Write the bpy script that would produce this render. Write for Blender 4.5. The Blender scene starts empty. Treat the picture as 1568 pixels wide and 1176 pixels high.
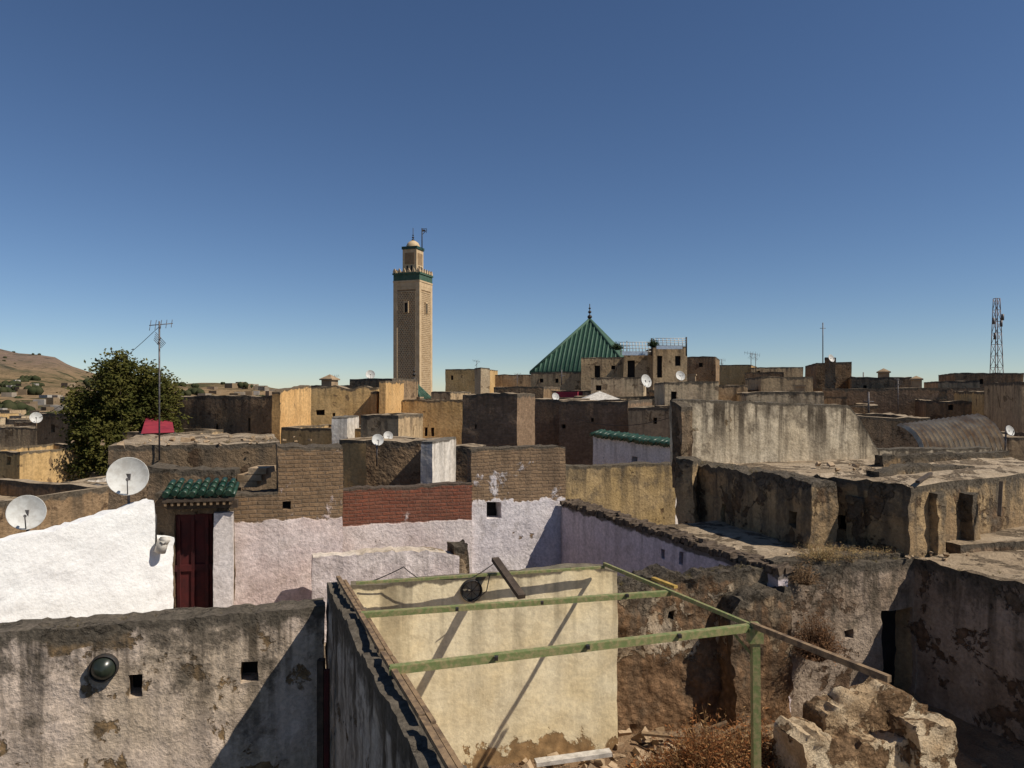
import bpy, math, random
from mathutils import Vector, Matrix, noise
random.seed(7)
F=1120.0; CX=784.0; HY=600.0
def X(px,d): return (px-CX)/F*d
def Zp(py,d): return (HY-py)/F*d
def P(px,d): return (X(px,d),d)
scene=bpy.context.scene
COL=scene.collection

# ------------------------------------------------------------------ nodes
class NT:
    def __init__(s,m):
        m.use_nodes=True; s.t=m.node_tree; s.b=s.t.nodes.get('Principled BSDF')
    def put(s,sock,v):
        if hasattr(v,'links'): s.t.links.new(v,sock)
        elif isinstance(v,(tuple,list)):
            sock.default_value=(list(v)+[1.0]) if (len(v)==3 and len(sock.default_value)==4) else v
        else: sock.default_value=v
    def n(s,ty): return s.t.nodes.new(ty)
    def noise(s,vec,scale,detail=5,rough=.55,dist=0):
        n=s.n('ShaderNodeTexNoise'); s.put(n.inputs['Vector'],vec); n.inputs['Scale'].default_value=scale
        n.inputs['Detail'].default_value=detail; n.inputs['Roughness'].default_value=rough; n.inputs['Distortion'].default_value=dist
        return n.outputs['Fac']
    def vor(s,vec,scale):
        n=s.n('ShaderNodeTexVoronoi'); s.put(n.inputs['Vector'],vec); n.inputs['Scale'].default_value=scale
        return n
    def mix(s,f,a,b,mode='MIX'):
        n=s.n('ShaderNodeMix'); n.data_type='RGBA'; n.blend_type=mode
        s.put(n.inputs[0],f); s.put(n.inputs[6],a); s.put(n.inputs[7],b); return n.outputs[2]
    def m(s,op,a,b=0.0,clamp=False):
        n=s.n('ShaderNodeMath'); n.operation=op; n.use_clamp=clamp; s.put(n.inputs[0],a); s.put(n.inputs[1],b); return n.outputs[0]
    def mr(s,v,a,b,c=0.0,d=1.0):
        n=s.n('ShaderNodeMapRange'); n.interpolation_type='SMOOTHSTEP'
        s.put(n.inputs[0],v); n.inputs[1].default_value=a; n.inputs[2].default_value=b; n.inputs[3].default_value=c; n.inputs[4].default_value=d
        return n.outputs[0]
    def mapping(s,vec,sc):
        n=s.n('ShaderNodeMapping'); s.put(n.inputs[0],vec); n.inputs['Scale'].default_value=sc; return n.outputs[0]
    def uv(s,name):
        n=s.n('ShaderNodeUVMap'); n.uv_map=name; return n.outputs[0]
    def obj(s): return s.n('ShaderNodeTexCoord').outputs['Object']
    def sep(s,v):
        n=s.n('ShaderNodeSeparateXYZ'); s.put(n.inputs[0],v); return n.outputs
    def bump(s,h,st,dist):
        n=s.n('ShaderNodeBump'); s.put(n.inputs['Height'],h); n.inputs['Strength'].default_value=st; n.inputs['Distance'].default_value=dist
        s.put(s.b.inputs['Normal'],n.outputs[0])

def wall_mat(name,c1,c2,under=(.26,.17,.10),patch=.60,band=None,stain=.6,cap=.12,bump=.6,brick=False,scale=1.0,brickc=((.28,.15,.09),(.20,.11,.07)),wavy=.12,capc=(.05,.042,.032),dist=.03,blotch=None,var=.26,foot=None,lite=False,dirt=(.18,.135,.09),grime=0):
    m=bpy.data.materials.new(name); k=NT(m); o=k.obj(); uv=k.uv('UV'); tp=k.uv('TOP')
    z=k.sep(o)[2]; td=k.sep(tp)[1]
    n1=k.noise(o,.9*scale,3,.6); n2=k.noise(o,1.6*scale,4 if lite else 8,.66,.3); n3=k.noise(o,(9 if lite else 18)*scale,3 if lite else 5,.68); n4=k.noise(o,4.2*scale,3 if lite else 4,.6)
    col=k.mix(k.mr(n1,.38,.62),c1,c2)
    if brick:
        b=k.n('ShaderNodeTexBrick'); k.put(b.inputs['Vector'],uv); b.inputs['Scale'].default_value=1.0
        b.inputs['Brick Width'].default_value=.24; b.inputs['Row Height'].default_value=.065; b.inputs['Mortar Size'].default_value=.011
        b.inputs['Mortar Smooth'].default_value=.5; b.inputs['Bias'].default_value=-.1
        k.put(b.inputs['Color1'],brickc[0]); k.put(b.inputs['Color2'],brickc[1]); k.put(b.inputs['Mortar'],tuple(x*.75+.03 for x in under))
        un=k.mix(k.mr(n4,.35,.75,0,.75),b.outputs['Color'],under); bf=b.outputs['Fac']
    elif lite:
        un=k.mix(n4,under,tuple(x*.6 for x in under)); bf=n4
    else:
        v=k.vor(o,9*scale); 
        un=k.mix(k.mr(v.outputs['Distance'],.1,.75,0,.8),under,tuple(x*.5 for x in under)); bf=k.m('MULTIPLY',v.outputs['Distance'],.8)
    pm=k.mr(n2,patch,patch+.03)
    if band:
        bz=k.m('ADD',z,k.m('MULTIPLY',k.m('SUBTRACT',n4,.5),wavy*2)); bm=k.mr(bz,band-.015,band+.015)
        bm=k.m('MULTIPLY',bm,k.mr(n2,.34,.40))
        pm=k.m('MAXIMUM',pm,bm)
    if foot is not None:
        fz=k.m('ADD',z,k.m('MULTIPLY',k.m('SUBTRACT',n2,.5),2.2)); pm=k.m('MAXIMUM',pm,k.mr(fz,foot-.03,foot+.03,1,0))
    col=k.mix(pm,col,un)
    if stain>0:
        sn=k.noise(k.mapping(o,(5,5,.35)),1.0*scale,3,.6)
        fall=k.m('POWER',2.718,k.m('MULTIPLY',td,-1.1))
        st=k.m('MULTIPLY',k.mr(sn,.44,.66),k.m('MULTIPLY',k.m('ADD',fall,.12),stain),True)
        col=k.mix(st,col,(.10,.078,.055))
    bl=.5*min(1,stain+.2) if blotch is None else blotch
    if bl>0 and not lite:
        bn=k.noise(o,2.8*scale,6,.7)
        bd=k.mr(bn,.50,.68,0,bl)
        col=k.mix(bd,col,dirt)
        if grime:
            gm=k.m('MULTIPLY',k.mr(k.m('ADD',k.m('MULTIPLY',bn,.9),k.m('MULTIPLY',fall,.28)),.58,.74),grime,True)
            col=k.mix(gm,col,k.mix(n3,(.06,.05,.038),(.17,.14,.105)))
    cd=k.m('ADD',td,k.m('MULTIPLY',k.m('SUBTRACT',n4,.5),cap*2.6)); 
    if cap>0:
        cm=k.mr(cd,cap*.6,cap*1.15,.88,0); col=k.mix(cm,col,k.mix(n3,capc,tuple(x*3.0 for x in capc)))
    col=k.mix(1.0,col,k.mix(k.mr(n3,.3,.7),(1-var,)*3,(1.08,)*3),'MULTIPLY')
    k.put(k.b.inputs['Base Color'],col); k.b.inputs['Roughness'].default_value=.95
    k.b.inputs['Specular IOR Level'].default_value=.1
    h=k.m('ADD',k.m('MULTIPLY',n4,.7),k.m('MULTIPLY',n3,.75))
    if not lite:
        h=k.m('ADD',h,k.m('MULTIPLY',k.m('MULTIPLY',pm,bf),-.6)); h=k.m('SUBTRACT',h,k.m('MULTIPLY',pm,.5))
    k.bump(h,bump,dist)
    return m

def simple_mat(name,c1,c2=None,rough=.7,metal=0,scale=8,bump=.2,dist=.01,spec=.3):
    m=bpy.data.materials.new(name); k=NT(m); o=k.obj(); c2=c2 or tuple(x*.6 for x in c1)
    n=k.noise(o,scale,4,.65)
    k.put(k.b.inputs['Base Color'],k.mix(k.mr(n,.38,.66),c1,c2)); k.b.inputs['Roughness'].default_value=rough; k.b.inputs['Metallic'].default_value=metal
    k.b.inputs['Specular IOR Level'].default_value=spec
    if bump: k.bump(n,bump,dist)
    return m

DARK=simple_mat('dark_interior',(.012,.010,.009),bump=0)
M_front=wall_mat('weathered_pink_plaster',(.62,.49,.36),(.70,.56,.45),(.38,.25,.13),.57,stain=1.2,cap=.15,bump=.9,dist=.03,blotch=.5,grime=.8)
M_roomL=wall_mat('grey_streaked_plaster',(.42,.36,.29),(.54,.47,.39),(.22,.155,.095),.60,stain=1.4,cap=.22,bump=.8,grime=.7)
M_cream=wall_mat('cream_plaster',(.86,.74,.50),(.80,.65,.39),(.45,.28,.13),.68,stain=.6,cap=.06,bump=.45,scale=.9,dist=.02,blotch=.25,var=.15,foot=-4.5,dirt=(.40,.29,.16))
M_white=wall_mat('whitewash',(.84,.83,.80),(.81,.79,.76),(.6,.55,.5),.75,stain=.0,cap=0,bump=.5,dist=.035,blotch=.10,var=.06,dirt=(.5,.45,.38))
M_pink=wall_mat('pink_wash_on_brick',(.76,.64,.59),(.68,.54,.49),(.24,.16,.095),.66,band=-2.08,stain=.3,cap=.05,bump=.9,brick=True,brickc=((.30,.19,.105),(.20,.13,.075)),blotch=.3,dist=.025)
M_red=wall_mat('red_brick_over_wash',(.76,.66,.61),(.71,.59,.54),(.22,.10,.065),.65,band=-2.42,stain=.25,cap=.04,bump=.9,brick=True,brickc=((.27,.095,.055),(.19,.07,.045)),blotch=.3,wavy=.06,dist=.025)
M_lavb=wall_mat('brown_over_lavender_wash',(.73,.66,.65),(.77,.70,.67),(.28,.185,.11),.63,band=-2.12,stain=.4,cap=.05,bump=.9,brick=True,brickc=((.31,.205,.12),(.22,.145,.09)),blotch=.3,wavy=.2,dist=.025)
M_lav=wall_mat('lavender_wash',(.68,.585,.60),(.72,.62,.63),(.34,.25,.19),.69,stain=.35,cap=.08,bump=.7,dist=.025,blotch=.25)
M_mauve=wall_mat('mauve_low_wall',(.72,.61,.57),(.77,.67,.62),(.42,.30,.21),.62,stain=.3,cap=0,bump=.9,blotch=.3)
M_ledge=wall_mat('worn_ledge',(.72,.63,.53),(.58,.48,.37),(.40,.29,.18),.57,stain=0,cap=0,bump=.9,blotch=.5)
M_ruin=wall_mat('ruined_earth_wall',(.60,.48,.34),(.44,.31,.185),(.29,.17,.09),.49,stain=1.0,cap=.12,bump=1.0,dist=.055,scale=1.1,foot=-3.7,grime=.5)
M_right=wall_mat('ochre_grey_plaster',(.42,.295,.16),(.31,.21,.115),(.20,.125,.07),.55,stain=1.1,cap=.11,bump=1.0,dist=.05,grime=.7)  # facade base colour lowered as well, deepening its shade
M_rwall=wall_mat('greyish_wall',(.42,.33,.25),(.32,.235,.165),(.21,.135,.085),.57,stain=1.1,cap=.14,bump=1.0,dist=.045,grime=.7)  # right-hand walls in shade: base colour darkened to deepen the shadow
M_trap=wall_mat('stained_grey_render',(.64,.54,.39),(.55,.45,.31),(.32,.22,.12),.63,stain=1.3,cap=.06,bump=.6,blotch=.45,grime=.5)
M_roof=wall_mat('dusty_concrete_roof',(.42,.33,.23),(.33,.25,.165),(.22,.165,.11),.53,stain=0,cap=0,bump=1,blotch=.7,dist=.045)
M_dkr=wall_mat('dark_earth_wall',(.20,.14,.085),(.26,.18,.115),(.14,.09,.055),.55,stain=.9,cap=.1,bump=1.0,dist=.045)
M_och=wall_mat('ochre_render',(.54,.355,.155),(.60,.405,.19),(.34,.22,.11),.62,stain=.5,cap=.12,bump=.6,lite=True)
M_och2=wall_mat('orange_render',(.68,.42,.18),(.62,.37,.15),(.34,.22,.11),.64,stain=.4,cap=.1,bump=.6,lite=True)
M_brn=wall_mat('brown_render',(.26,.17,.095),(.32,.215,.125),(.19,.12,.07),.58,stain=.8,cap=.15,bump=.9,lite=True,dist=.06)
M_brb=wall_mat('brown_brick_wall',(.29,.195,.125),(.26,.175,.11),(.22,.145,.09),.42,stain=.6,cap=.15,bump=.9,brick=True,brickc=((.29,.19,.115),(.20,.13,.075)),lite=True)
M_tan=wall_mat('tan_render',(.54,.39,.225),(.46,.325,.19),(.3,.205,.115),.60,stain=.8,cap=.14,bump=.7,scale=.8,lite=True)
M_tan2=wall_mat('pale_tan_render',(.60,.47,.30),(.53,.40,.255),(.33,.24,.15),.60,stain=.8,cap=.14,bump=.7,scale=.8,lite=True)
M_wht2=wall_mat('old_white_render',(.74,.68,.60),(.67,.60,.51),(.4,.31,.22),.67,stain=.5,cap=.06,bump=.5,scale=.8,lite=True)
M_rooff=wall_mat('far_roof',(.40,.31,.21),(.31,.235,.155),(.22,.165,.11),.54,stain=0,cap=0,bump=.6,lite=True)
M_gold=wall_mat('golden_brown_wall',(.42,.295,.14),(.48,.345,.18),(.24,.155,.085),.6,stain=.8,cap=.08,bump=.8,grime=.4)
M_dirt=wall_mat('yard_dirt',(.34,.225,.13),(.26,.165,.095),(.38,.27,.17),.56,stain=0,cap=0,bump=1,scale=2,dist=.05)
M_grn=simple_mat('green_paint_worn',(.16,.195,.07),(.30,.25,.12),.65,0,20,.5,.008)
M_wood=simple_mat('weathered_wood',(.27,.18,.10),(.12,.08,.05),.85,0,12,.6,.012)
M_dwood=simple_mat('dark_wood',(.05,.035,.025),(.09,.065,.045),.8,0,10,.5)
M_door=simple_mat('dark_red_door_paint',(.075,.012,.011),(.045,.01,.01),.75,0,6,.3)
M_tile=simple_mat('green_glazed_tile',(.012,.045,.03),(.04,.07,.045),.4,0,11,.3)
M_tile2=simple_mat('green_roof_tile',(.045,.095,.065),(.07,.12,.085),.7,0,1.5,.3,spec=.2)
M_dish=simple_mat('dish_paint',(.58,.57,.53),(.46,.44,.40),.6,0,9,.05)
M_metal=simple_mat('grey_metal',(.16,.15,.15),(.10,.08,.07),.6,.5,12,.2)
M_dmet=simple_mat('dark_metal',(.03,.03,.03),(.06,.045,.035),.6,.3,12,.2)
M_mast=simple_mat('mast_red_white',(.16,.10,.09),(.2,.18,.18),.6,.2,.6,.1)
M_glass=simple_mat('bottle_glass',(.045,.055,.035),(.02,.025,.018),.3,0,3,.0,spec=.5)
M_tin=simple_mat('corrugated_tin',(.50,.43,.32),(.34,.25,.16),.7,.1,2,.2)
M_redc=simple_mat('red_cloth',(.30,.03,.045),(.2,.02,.035),.8,0,2,.2)
M_blue=simple_mat('pale_blue_paint',(.45,.55,.65),(.35,.42,.5),.6)
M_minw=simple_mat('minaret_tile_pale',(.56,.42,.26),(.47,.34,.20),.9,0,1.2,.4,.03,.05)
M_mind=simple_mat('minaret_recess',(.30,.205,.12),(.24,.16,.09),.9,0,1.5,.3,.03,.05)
M_ston=wall_mat('broken_plaster_rubble',(.70,.57,.39),(.48,.34,.20),(.30,.19,.105),.50,stain=0,cap=0,bump=1,dist=.05,scale=1.6)
M_rock=simple_mat('rubble_stone',(.42,.31,.20),(.26,.175,.10),.95,0,5,.8,.03,.1)
M_tan_s=simple_mat('dusty_vent_back',(.34,.29,.22),(.2,.17,.12),.9)
M_canvas=simple_mat('canvas',(.6,.55,.48))
M_yel=simple_mat('yellow_board',(.5,.32,.08))
M_cop=simple_mat('dark_coping_stone',(.14,.105,.075),(.06,.045,.035),.95,0,14,.8,.02,.1)
M_tanr=simple_mat('chimney_render',(.36,.26,.16),(.25,.175,.11),.95,0,2,.4,.03,.1)

# ------------------------------------------------------------------ mesh builder
class MB:
    def __init__(s): s.v=[];s.f=[];s.mi=[];s.mats=[];s.sm=[]
    def mat(s,m):
        if m not in s.mats: s.mats.append(m)
        return s.mats.index(m)
    def face(s,pts,m,smooth=False):
        i=len(s.v); s.v+= [tuple(p) for p in pts]; s.f.append(tuple(range(i,i+len(pts)))); s.mi.append(s.mat(m)); s.sm.append(smooth)
    def box(s,c,sz,m,rz=0,R=None):
        R=R or Matrix.Rotation(rz,3,'Z'); c=Vector(c); h=Vector(sz)/2; i=len(s.v); mi=s.mat(m)
        for dx in(-1,1):
            for dy in(-1,1):
                for dz in(-1,1): s.v.append(tuple(c+R@Vector((dx*h.x,dy*h.y,dz*h.z))))
        for q in((0,1,3,2),(4,6,7,5),(0,4,5,1),(2,3,7,6),(0,2,6,4),(1,5,7,3)):
            s.f.append(tuple(i+a for a in q)); s.mi.append(mi); s.sm.append(False)
    def beam(s,p,q,w,h,m):
        p=Vector(p);q=Vector(q);d=(q-p);L=d.length;x=d.normalized();up=Vector((0,0,1))
        if abs(x.z)>.95: up=Vector((0,1,0))
        y=up.cross(x).normalized(); z=x.cross(y)
        R=Matrix((x,y,z)).transposed(); s.box((p+q)/2,(L,w,h),m,R=R)
    def tube(s,p,q,r,m,n=8,r2=None,caps=True):
        p=Vector(p);q=Vector(q);r2=r if r2 is None else r2; d=(q-p).normalized(); a=d.orthogonal().normalized(); b=d.cross(a); i=len(s.v); mi=s.mat(m)
        for (c,rr) in((p,r),(q,r2)):
            for k in range(n):
                t=2*math.pi*k/n; s.v.append(tuple(c+a*math.cos(t)*rr+b*math.sin(t)*rr))
        for k in range(n):
            s.f.append((i+k,i+(k+1)%n,i+n+(k+1)%n,i+n+k)); s.mi.append(mi); s.sm.append(True)
        if caps:
            s.f.append(tuple(i+k for k in range(n))[::-1]); s.mi.append(mi); s.sm.append(False)
            s.f.append(tuple(i+n+k for k in range(n))); s.mi.append(mi); s.sm.append(False)
    def lathe(s,c,prof,m,n=16,axis=(0,0,1)):
        c=Vector(c); ax=Vector(axis).normalized(); a=ax.orthogonal().normalized(); b=ax.cross(a); i=len(s.v); mi=s.mat(m)
        for (r,h) in prof:
            for k in range(n):
                t=2*math.pi*k/n; s.v.append(tuple(c+ax*h+a*math.cos(t)*r+b*math.sin(t)*r))
        for j in range(len(prof)-1):
            for k in range(n):
                s.f.append((i+j*n+k,i+j*n+(k+1)%n,i+(j+1)*n+(k+1)%n,i+(j+1)*n+k)); s.mi.append(mi); s.sm.append(True)
    def done(s,name,parent=None):
        me=bpy.data.meshes.new(name); me.from_pydata(s.v,[],s.f); 
        for m in s.mats: me.materials.append(m)
        me.polygons.foreach_set('material_index',s.mi); me.polygons.foreach_set('use_smooth',s.sm); me.update()
        o=bpy.data.objects.new(name,me); COL.objects.link(o)
        if parent: o.parent=parent
        return o

# ------------------------------------------------------------------ rough wall / house body
def s_at(a,b,px):
    a=Vector(a);b=Vector(b);u=(b-a).normalized();k=(px-CX)/F
    return (k*a.y-a.x)/(u.x-k*u.y)
def d_at(a,b,s):
    a=Vector(a);b=Vector(b);u=(b-a).normalized(); return a.y+u.y*s
def hp(a,b,px0,px1,py0,py1,dep=.25):
    s0=s_at(a,b,px0);s1=s_at(a,b,px1);d=d_at(a,b,(s0+s1)/2)
    return (s0,s1,Zp(py1,d),Zp(py0,d),dep)
def rbox(name,a,b,z0,top,th,mat,res=.12,amp=.02,holes=(),ragged=.0,parapet=0,fine=3.0,parent=None,rf=3.0,roofmat=None):
    a=Vector(a);b=Vector(b);L=(b-a).length;u=(b-a)/L;w=Vector((-u.y,u.x))
    if not isinstance(top,(list,tuple)): top=[(0,top),(L,top)]
    def zt(s):
        r=top[-1][1]
        if s<=top[0][0]: r=top[0][1]
        else:
            for (s0,v0),(s1,v1) in zip(top,top[1:]):
                if s<=s1: r=v0+(v1-v0)*(s-s0)/max(1e-6,s1-s0); break
        if ragged:
            q=Vector((a.x+u.x*s,a.y+u.y*s,1.7)); r+=ragged*(.35*noise.noise(q*rf*.5)+.5*noise.noise(q*rf*2.1)+.5*noise.noise(q*rf*4.3))
        return r
    zmax=max(t[1] for t in top); hmax=max([h[3] for h in holes],default=-99); 
    zsafe=max(z0,zmax-1.2 if hmax<zmax-1.2 else hmax+.01); 
    mn=min(t[1] for t in top); 
    if zsafe>mn-.1 and not holes: zsafe=max(z0,mn-.6)
    def grid(lo,hi,step,extra=()):
        n=max(1,round((hi-lo)/step)); g=[lo+(hi-lo)*i/n for i in range(n+1)]
        for e in extra:
            if lo<e<hi:
                g=[x for x in g if abs(x-e)>step*.3 or x in(lo,hi)]+[e]
        return sorted(set(g))
    us=grid(0,L,res,[h[0] for h in holes]+[h[1] for h in holes]+([.3,L-.3] if parapet and L>1 else []))
    zf=max(z0,zmax-fine)
    zs=grid(zf,zmax,res,[h[2] for h in holes]+[h[3] for h in holes]+[zsafe])
    if zf>z0: zs=grid(z0,zf,res*6)[:-1]+zs
    ws=grid(0,th,max(res,th/14),([.3,th-.3] if parapet and th>1 else []))
    verts=[];idx={};faces=[];mis=[];uvs=[];tps=[]
    ztc=[zt(s) for s in us]
    def Z(i,j):
        z=zs[j]
        return z if z<=zsafe+1e-6 else zsafe+(z-zsafe)*(ztc[i]-zsafe)/(zmax-zsafe)
    def V(i,zz,ww):
        p=Vector((a.x+u.x*us[i]+w.x*ww,a.y+u.y*us[i]+w.y*ww,zz)); key=(round(p.x,4),round(p.y,4),round(p.z,4))
        if key in idx: return idx[key]
        d=noise.noise_vector(p*1.1)*amp*1.0+noise.noise_vector(p*4.1)*amp*.8+noise.noise_vector(p*11)*amp*.5
        verts.append(tuple(p+d)); idx[key]=len(verts)-1; return idx[key]
    def inh(s,z):
        for h in holes:
            if h[0]-1e-5<s<h[1]+1e-5 and h[2]-1e-5<z<h[3]+1e-5: return h
    NU=len(us)-1;NZ=len(zs)-1;NW=len(ws)-1
    def add(q,mi,uvq,tq): faces.append(q);mis.append(mi);uvs.append(uvq);tps.append(tq)
    def hc(i,j):
        if i<0 or j<0 or i>=NU or j>=NZ: return None
        return inh((us[i]+us[i+1])/2,(zs[j]+zs[j+1])/2)
    for i in range(NU):
        for j in range(NZ):
            h=hc(i,j); zz=[Z(i,j),Z(i+1,j),Z(i+1,j+1),Z(i,j+1)]; si=[i,i+1,i+1,i]
            uvq=[(us[si[k]],zz[k]) for k in range(4)]; tq=[(us[si[k]],ztc[si[k]]-zz[k]) for k in range(4)]
            ww=h[4] if h else 0
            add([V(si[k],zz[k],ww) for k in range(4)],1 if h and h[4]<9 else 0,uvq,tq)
            if h:
                for (ni,nj,e) in((i-1,j,(0,3)),(i+1,j,(1,2)),(i,j-1,(0,1)),(i,j+1,(3,2))):
                    if not hc(ni,nj):
                        k0,k1=e
                        add([V(si[k0],zz[k0],0),V(si[k1],zz[k1],0),V(si[k1],zz[k1],ww),V(si[k0],zz[k0],ww)],0,[(0,zz[k0]),(0,zz[k1]),(ww,zz[k1]),(ww,zz[k0])],[tq[k0],tq[k1],tq[k1],tq[k0]])
            q=[V(si[k],zz[k],th) for k in range(4)][::-1]; add(q,0,uvq[::-1],tq[::-1])
    for j in range(NZ):
        for kk in range(NW):
            for (i,fl) in((0,1),(NU,0)):
                wz=[ws[kk],ws[kk+1],ws[kk+1],ws[kk]]; zz=[Z(i,j),Z(i,j),Z(i,j+1),Z(i,j+1)]
                q=[V(i,zz[t],wz[t]) for t in range(4)]; uvq=[(us[i]+wz[t]+.3,zz[t]) for t in range(4)]; tq=[(0,ztc[i]-zz[t]) for t in range(4)]
                if fl: q=q[::-1];uvq=uvq[::-1];tq=tq[::-1]
                add(q,0,uvq,tq)
    def low(i,kk):
        if not parapet or i<0 or kk<0 or i>=NU or kk>=NW: return False
        s=(us[i]+us[i+1])/2; x=(ws[kk]+ws[kk+1])/2
        return .3<s<L-.3 and .3<x<th-.3
    rm=2 if roofmat else 0
    for i in range(NU):
        for kk in range(NW):
            lo=low(i,kk); ii=[i,i+1,i+1,i]; wz=[ws[kk],ws[kk],ws[kk+1],ws[kk+1]]; dz=parapet if lo else 0
            q=[V(ii[t],ztc[ii[t]]-dz,wz[t]) for t in range(4)]; uvq=[(us[ii[t]],wz[t]) for t in range(4)]
            td=2.0 if (lo or roofmat) else .0
            add(q,rm,uvq,[(us[ii[t]],td) for t in range(4)])
            if lo:
                for (ni,nk,e) in((i-1,kk,(3,0)),(i+1,kk,(1,2)),(i,kk-1,(0,1)),(i,kk+1,(2,3))):
                    if not low(ni,nk):
                        k0,k1=e
                        add([V(ii[k0],ztc[ii[k0]],wz[k0]),V(ii[k1],ztc[ii[k1]],wz[k1]),V(ii[k1],ztc[ii[k1]]-dz,wz[k1]),V(ii[k0],ztc[ii[k0]]-dz,wz[k0])],0,[(us[ii[k0]],0),(us[ii[k1]],0),(us[ii[k1]],dz),(us[ii[k0]],dz)],[(0,0),(0,0),(0,dz),(0,dz)])
    me=bpy.data.meshes.new(name); me.from_pydata(verts,[],faces)
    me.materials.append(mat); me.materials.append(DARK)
    if roofmat: me.materials.append(roofmat)
    me.polygons.foreach_set('material_index',mis)
    me.polygons.foreach_set('use_smooth',[True]*len(faces))
    l1=me.uv_layers.new(name='UV'); l2=me.uv_layers.new(name='TOP')
    l1.data.foreach_set('uv',[c for q in uvs for t in q for c in t]); l2.data.foreach_set('uv',[c for q in tps for t in q for c in t])
    me.update()
    me.set_sharp_from_angle(angle=math.radians(48))
    o=bpy.data.objects.new(name,me); COL.objects.link(o)
    if parent: o.parent=parent
    return o
GZ=-10.0
GA=20
jr=random.Random(11)
def house(px0,d0,px1,py,th,mat,win=(),name='house',res=.5,amp=.03,ragged=.09,parapet=.4,z0=GZ,fine=4,dep=.25,ang=None):
    """front face runs from px0 at depth d0 along the old-town street grid (turned ang degrees)"""
    ang=(GA+jr.uniform(-6,5)) if ang is None else ang
    a=Vector(P(px0,d0)); u=Vector((math.cos(math.radians(ang)),-math.sin(math.radians(ang)))); b0=a+u
    s=s_at(a,b0,px1); b=a+u*s
    z=Zp(py,d0-abs(s)*.15)
    hs=[hp(tuple(a),tuple(b),*w,dep) for w in win]
    return rbox(name,tuple(a),tuple(b),z0,z,th,mat,res,amp,hs,ragged,parapet if th>1.5 else 0,fine,rf=.8,roofmat=M_rooff)

# ------------------------------------------------------------------ terrain
prof=[(-900,565),(-500,548),(-200,556),(-60,548),(0,545),(20,549),(55,551),(75,550),(100,563),(130,572),(180,584),(280,592),(400,597),(600,601),(900,603),(1600,601),(3000,596)]
near=[(-900,580),(-200,578),(0,577),(60,580),(120,586),(200,588),(300,591),(380,593),(440,600),(600,604),(3000,604)]
def py_of(px,pr):
    for (p0,y0),(p1,y1) in zip(pr,pr[1:]):
        if p0<=px<=p1: return y0+(y1-y0)*(px-p0)/(p1-p0)
    return 602
def ss(x,a,b):
    t=min(1,max(0,(x-a)/(b-a))); return t*t*(3-2*t)
def height(x,y):
    r=math.hypot(x,y); z=GZ
    if y>0:
        px=CX+F*x/y if y>1 else 5000; px=max(-890,min(2990,px))
        z-=ss(r,40,250)*6*ss(-px,-500,0)
        hn=Zp(py_of(px,near),1300)-GZ; hf=Zp(py_of(px,prof),2700)-GZ
        z+=max(0,hn)*ss(r,500,1250)*(1-.35*ss(r,1350,1800)); z+=max(0,hf-hn*.7)*ss(r,1700,2650)
        z+=noise.fractal(Vector((x,y,0))*.004,1,2,5)*11*ss(r,350,1000)
    z-=ss(r,3300,9000)*160 if r>3300 else 0
    return z
def terrain():
    m=bpy.data.materials.new('dry_hillside'); k=NT(m); o=k.obj()
    n1=k.noise(o,.0022,6,.65); n2=k.noise(o,.012,6,.7); n3=k.noise(o,.03,3,.6)
    c=k.mix(k.mr(n1,.42,.58),(.24,.165,.095),(.15,.11,.062)); c=k.mix(k.mr(n2,.5,.62),c,(.08,.075,.04)); c=k.mix(k.mr(n3,.59,.65),c,(.04,.045,.022))
    st=k.n('ShaderNodeTexWave'); st.bands_direction='Z'; k.put(st.inputs['Vector'],o); st.inputs['Scale'].default_value=.035; st.inputs['Distortion'].default_value=14; st.inputs['Detail'].default_value=5; st.inputs['Detail Scale'].default_value=.2
    hz=k.mr(k.sep(o)[2],30,100)
    c=k.mix(k.m('MULTIPLY',hz,k.mr(st.outputs['Fac'],.4,.8,0,.7)),c,(.22,.15,.105)); c=k.mix(k.m('MULTIPLY',hz,.45),c,(.15,.115,.11))  # strata, then bluish tan on the heights: distance haze put into the colour
    k.put(k.b.inputs['Base Color'],c); k.b.inputs['Roughness'].default_value=1; k.b.inputs['Specular IOR Level'].default_value=0
    k.bump(k.m('ADD',n2,n3),1.0,12.0)
    radii=[8,20,40,70,110,160,220,300]+[380+70*i for i in range(46)]+[3800,4400,5500,8000,12000]
    NA=360; v=[];f=[]
    for r in radii:
        for i in range(NA):
            t=2*math.pi*i/NA; x=math.sin(t)*r; y=math.cos(t)*r; v.append((x,y,height(x,y)))
    for j in range(len(radii)-1):
        for i in range(NA):
            f.append((j*NA+i,(j+1)*NA+i,(j+1)*NA+(i+1)%NA,j*NA+(i+1)%NA))
    f.append(tuple(range(NA))[::-1])
    me=bpy.data.meshes.new('ground'); me.from_pydata(v,[],f); me.materials.append(m)
    for p in me.polygons: p.use_smooth=True
    o=bpy.data.objects.new('ground',me); COL.objects.link(o)
terrain()
M_dt=[simple_mat('distant_wall_%d'%i,c_,None,.95,0,.05,0,spec=0) for i,c_ in enumerate([(.36,.30,.23),(.30,.22,.15),(.44,.40,.35),(.26,.19,.12)])]
M_bush=simple_mat('distant_bush',(.035,.042,.02),(.055,.055,.028),1,0,.2,0,spec=0)
dt=MB(); r5=random.Random(21)
for i in range(300):
    d=320*math.exp(r5.random()*1.25); px=r5.uniform(-300,470); 
    if noise.noise(Vector((px*.02,d*.004,0)))<0: continue
    x,y=P(px,d); w_=r5.uniform(5,12); h_=r5.uniform(3,6); dt.box((x,y,height(x,y)+h_/2-1),(w_,w_*r5.uniform(.6,1.2),h_+2),r5.choice(M_dt),rz=r5.uniform(-.6,.2))
dt.done('distant_town')
bs=MB()
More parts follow.
